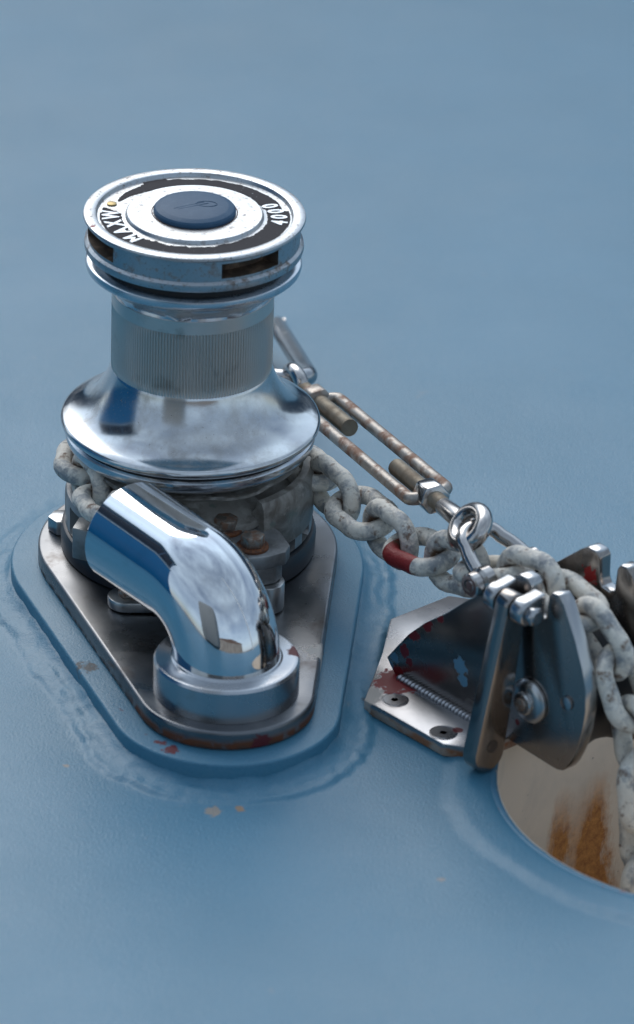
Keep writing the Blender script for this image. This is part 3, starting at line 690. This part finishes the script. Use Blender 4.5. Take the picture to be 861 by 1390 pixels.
M_ = frame(F1 + tdir*(-9), tdir, side); bm = prism(hexpts(11.5, 0), 0, 18, 1.8, 2); bm.transform(M_); tpart(bm, 'lock_nut', shack_m)
# eye at the near end
jn = lockn - tdir*42; evec = (eyec - jn); e_dir = evec.normalized()
erad = 14.; eu = e_dir; ev = Vector((.8,0,.45)); ev = (ev - eu*ev.dot(eu)).normalized()
ec = eyec; e_dir = (ec-F1).normalized(); eu = e_dir; jn = ec - e_dir*24; ev = Vector((.62,0,.78)); ev = (ev - eu*ev.dot(eu)).normalized()
bm = sweep([ec + eu*(18*math.cos(R(t))) + ev*(12.5*math.sin(R(t))) for t in range(0, 360, 12)], 6.0, 20, True)
ey = tpart(bm, 'eye', shack_m, rod1)
bm = sweep([lockn - tdir*26, jn, jn + e_dir*8], [6.4, 7.0, 5.6], 20); tpart(bm, 'shank', shack_m, rod1)
rod2 = tpart(threaded(F2 - tdir*62, F2 + tdir*34, 6.4), 'threaded_rod', thread_m)
bm = prism(hexpts(11, 0), -4, 12, 1.8, 2); bm.transform(frame(F2, tdir, side)); tpart(bm, 'lock_nut', turn_m)
fe = F2 + tdir*44
bm = sweep([fe + tdir*(14*math.cos(R(t))) + nrm*(10*math.sin(R(t))) for t in range(0, 360, 15)], 5.4, 16, True); tpart(bm, 'eye', shack_m, rod2)
# far shackle and pad eye behind the drum
pdp = atz(351, 484, 0); pdp.z = 0
fs = thing('long_shackle', 'long steel shackle out of focus behind the drum, joining the turnbuckle to the deck', 'shackle', pdp)
sa = fe + tdir*10; sb = pdp + Vector((0,0,26)); sd = (sb-sa).normalized(); sn = sd.cross(Vector((0,0,1))).normalized()
P = [sb + sn*14]
for k in (.7,.4,.15): P.append(sb.lerp(sa, 1-k) + sn*14)
for t in range(0, 181, 20): P.append(sa - sd*(12*math.sin(R(t))-14) + sn*(14*math.cos(R(t))))
for k in (.15,.4,.7,1.): P.append(sb.lerp(sa, 1-k) - sn*14)
bm = sweep(P, 7.0, 16); bm.transform(Matrix.Translation(-pdp)); finish(bm, 'shackle_bow', edge_m, fs)
bm = sweep([sb + sn*20, sb - sn*20], 6, 16); bm.transform(Matrix.Translation(-pdp)); finish(bm, 'shackle_pin', shack_m, fs)
pe_ = thing('pad_eye', 'welded steel eye plate on the deck behind the drum, holding the long shackle', 'pad eye', pdp)
bm = prism([(-30,0),(-12,34),(0,40),(12,34),(30,0)], -5, 5, 1.5); bm.transform(frame((0,0,0), sn, sd)); bm.transform(Matrix.Rotation(0, 4, 'Z'))
bm.free(); ddx = Vector((sd.x, sd.y, 0)).normalized()
bm = bmesh.new(); ov = [(-30,-.5),(-13,32),(0,40),(13,32),(30,-.5)]
A = [bm.verts.new(ddx*u + Vector((0,0,v)) + sn*5) for u, v in ov]; B = [bm.verts.new(ddx*u + Vector((0,0,v)) - sn*5) for u, v in ov]
bm.faces.new(A); bm.faces.new(B[::-1])
for i in range(5): bm.faces.new((A[i], A[(i+1) % 5], B[(i+1) % 5], B[i]))
bevel(bm, 1.2); finish(bm, 'eye_plate', edge_m, pe_)

# ------------------------------------------------------------------ off-frame surroundings, mostly added for reflections
def box(x0, x1, y0, y1, z0, z1, name, mat, par, b=6):
    bm = prism([(x0,y0),(x1,y0),(x1,y1),(x0,y1)], z0, z1, b)
    return finish(bm, name, mat, par)
bluep = Mat('gloss_blue_paint', (.004,.2,.42), 0, .35); whitep = Mat('white_gloss_paint', (.72,.72,.7), 0, .35); whitep.bump(whitep.noise(200, 3), 2)
bluep.layer(bluep.ramp(bluep.noise(400, 5), .4, .7, 0, .4), (.02,.16,.36))
slate = Mat('slate_blue_paint', (.1,.15,.22), 0, .4)
glassd = Mat('dark_tinted_window', (.02,.03,.05), 0, .08)
dh = thing('deckhouse', 'blue and white deckhouse beyond the left edge, seen only mirrored in the chrome elbow', 'deckhouse', (0,0,0))
box(-4200, -2500, -900, 1500, -20, 1500, 'lower_wall', bluep, dh)
box(-4200, -2480, -930, 1530, 1502, 1580, 'white_band', whitep, dh)
box(-4200, -2540, -860, 1460, 1582, 2500, 'upper_wall', slate, dh)
for k in range(3): box(-2560, -2525, -760+k*760, -100+k*760, 1700, 2350, 'window', glassd, dh, 4)
box(-4200, -2440, -960, 1560, 2502, 2580, 'roof', whitep, dh)
stone = Mat('pale_quay_stone', (.3,.27,.24), 0, .8); stone.layer(stone.ramp(stone.noise(3000, 6), .4, .7), (.16,.14,.12))
tile = Mat('terracotta_roof', (.13,.08,.06), 0, .8)
qy = thing('quay', 'pale stone quay across the water, added for the chrome to mirror', 'quay', (0,0,0))  # added off frame as a horizon strip in the reflections
box(-60000, 60000, -42000, -30000, -2000, 200, 'quay_wall', stone, qy, 0)
sh = thing('added_shed', 'long beige shed added on the quay for the chrome to mirror', 'shed', (0,0,0))  # invented building, there only to be mirrored
box(-4000, 26000, -40000, -33000, 201, 5200, 'wall', stone, sh, 0)
bm = prism([(-5,5200),(27,5200),(27,5600),(11,7400),(-5,5600)], 0, 7000, 0); bm.transform(Matrix.Diagonal((1000,1,1,1))); bm.transform(Matrix.Translation((0,-33000,0)) @ RX); bm.transform(Matrix.Translation((0,0,2)) )
finish(bm, 'roof', tile, sh)
dg = thing('reflection_block', 'big grey rounded dodger behind the viewer, seen only mirrored in the chrome', 'block', (0,0,0))  # unseen object added as a grey mass for the elbow to mirror
block_m = Mat('block_grey', (.2,.21,.21), 0, .8); block_m.bump(block_m.noise(300, 3), 8)
box(-3300, -500, -6100, -4300, 0, 3300, 'block_cover', block_m, dg, 500)
bw = thing('blocker', 'low dark bulwark added across the far deck, out of view, to darken its reflections', 'blocker', (0,0,0))  # added out of view to darken the far deck's glossy reflections
box(-4400, 4400, 3600, 3680, 0, 1080, 'blocker_plate', Mat('grey_blocker_paint', (.09,.12,.16), 0, .5), bw)
rl = thing('added_mast', 'slim white mast added right of the frame for the chrome to mirror', 'mast', (0,0,0))  # unseen pole added only for the reflections
finish(lathe([(60,0),(55,6000)], 32, c=(2400,-1500)), 'pole', whitep, rl)
finish(lathe([(34,3200),(34,3201)], 12, c=(2400,-1500)), 'mast_ring', nutm, rl)
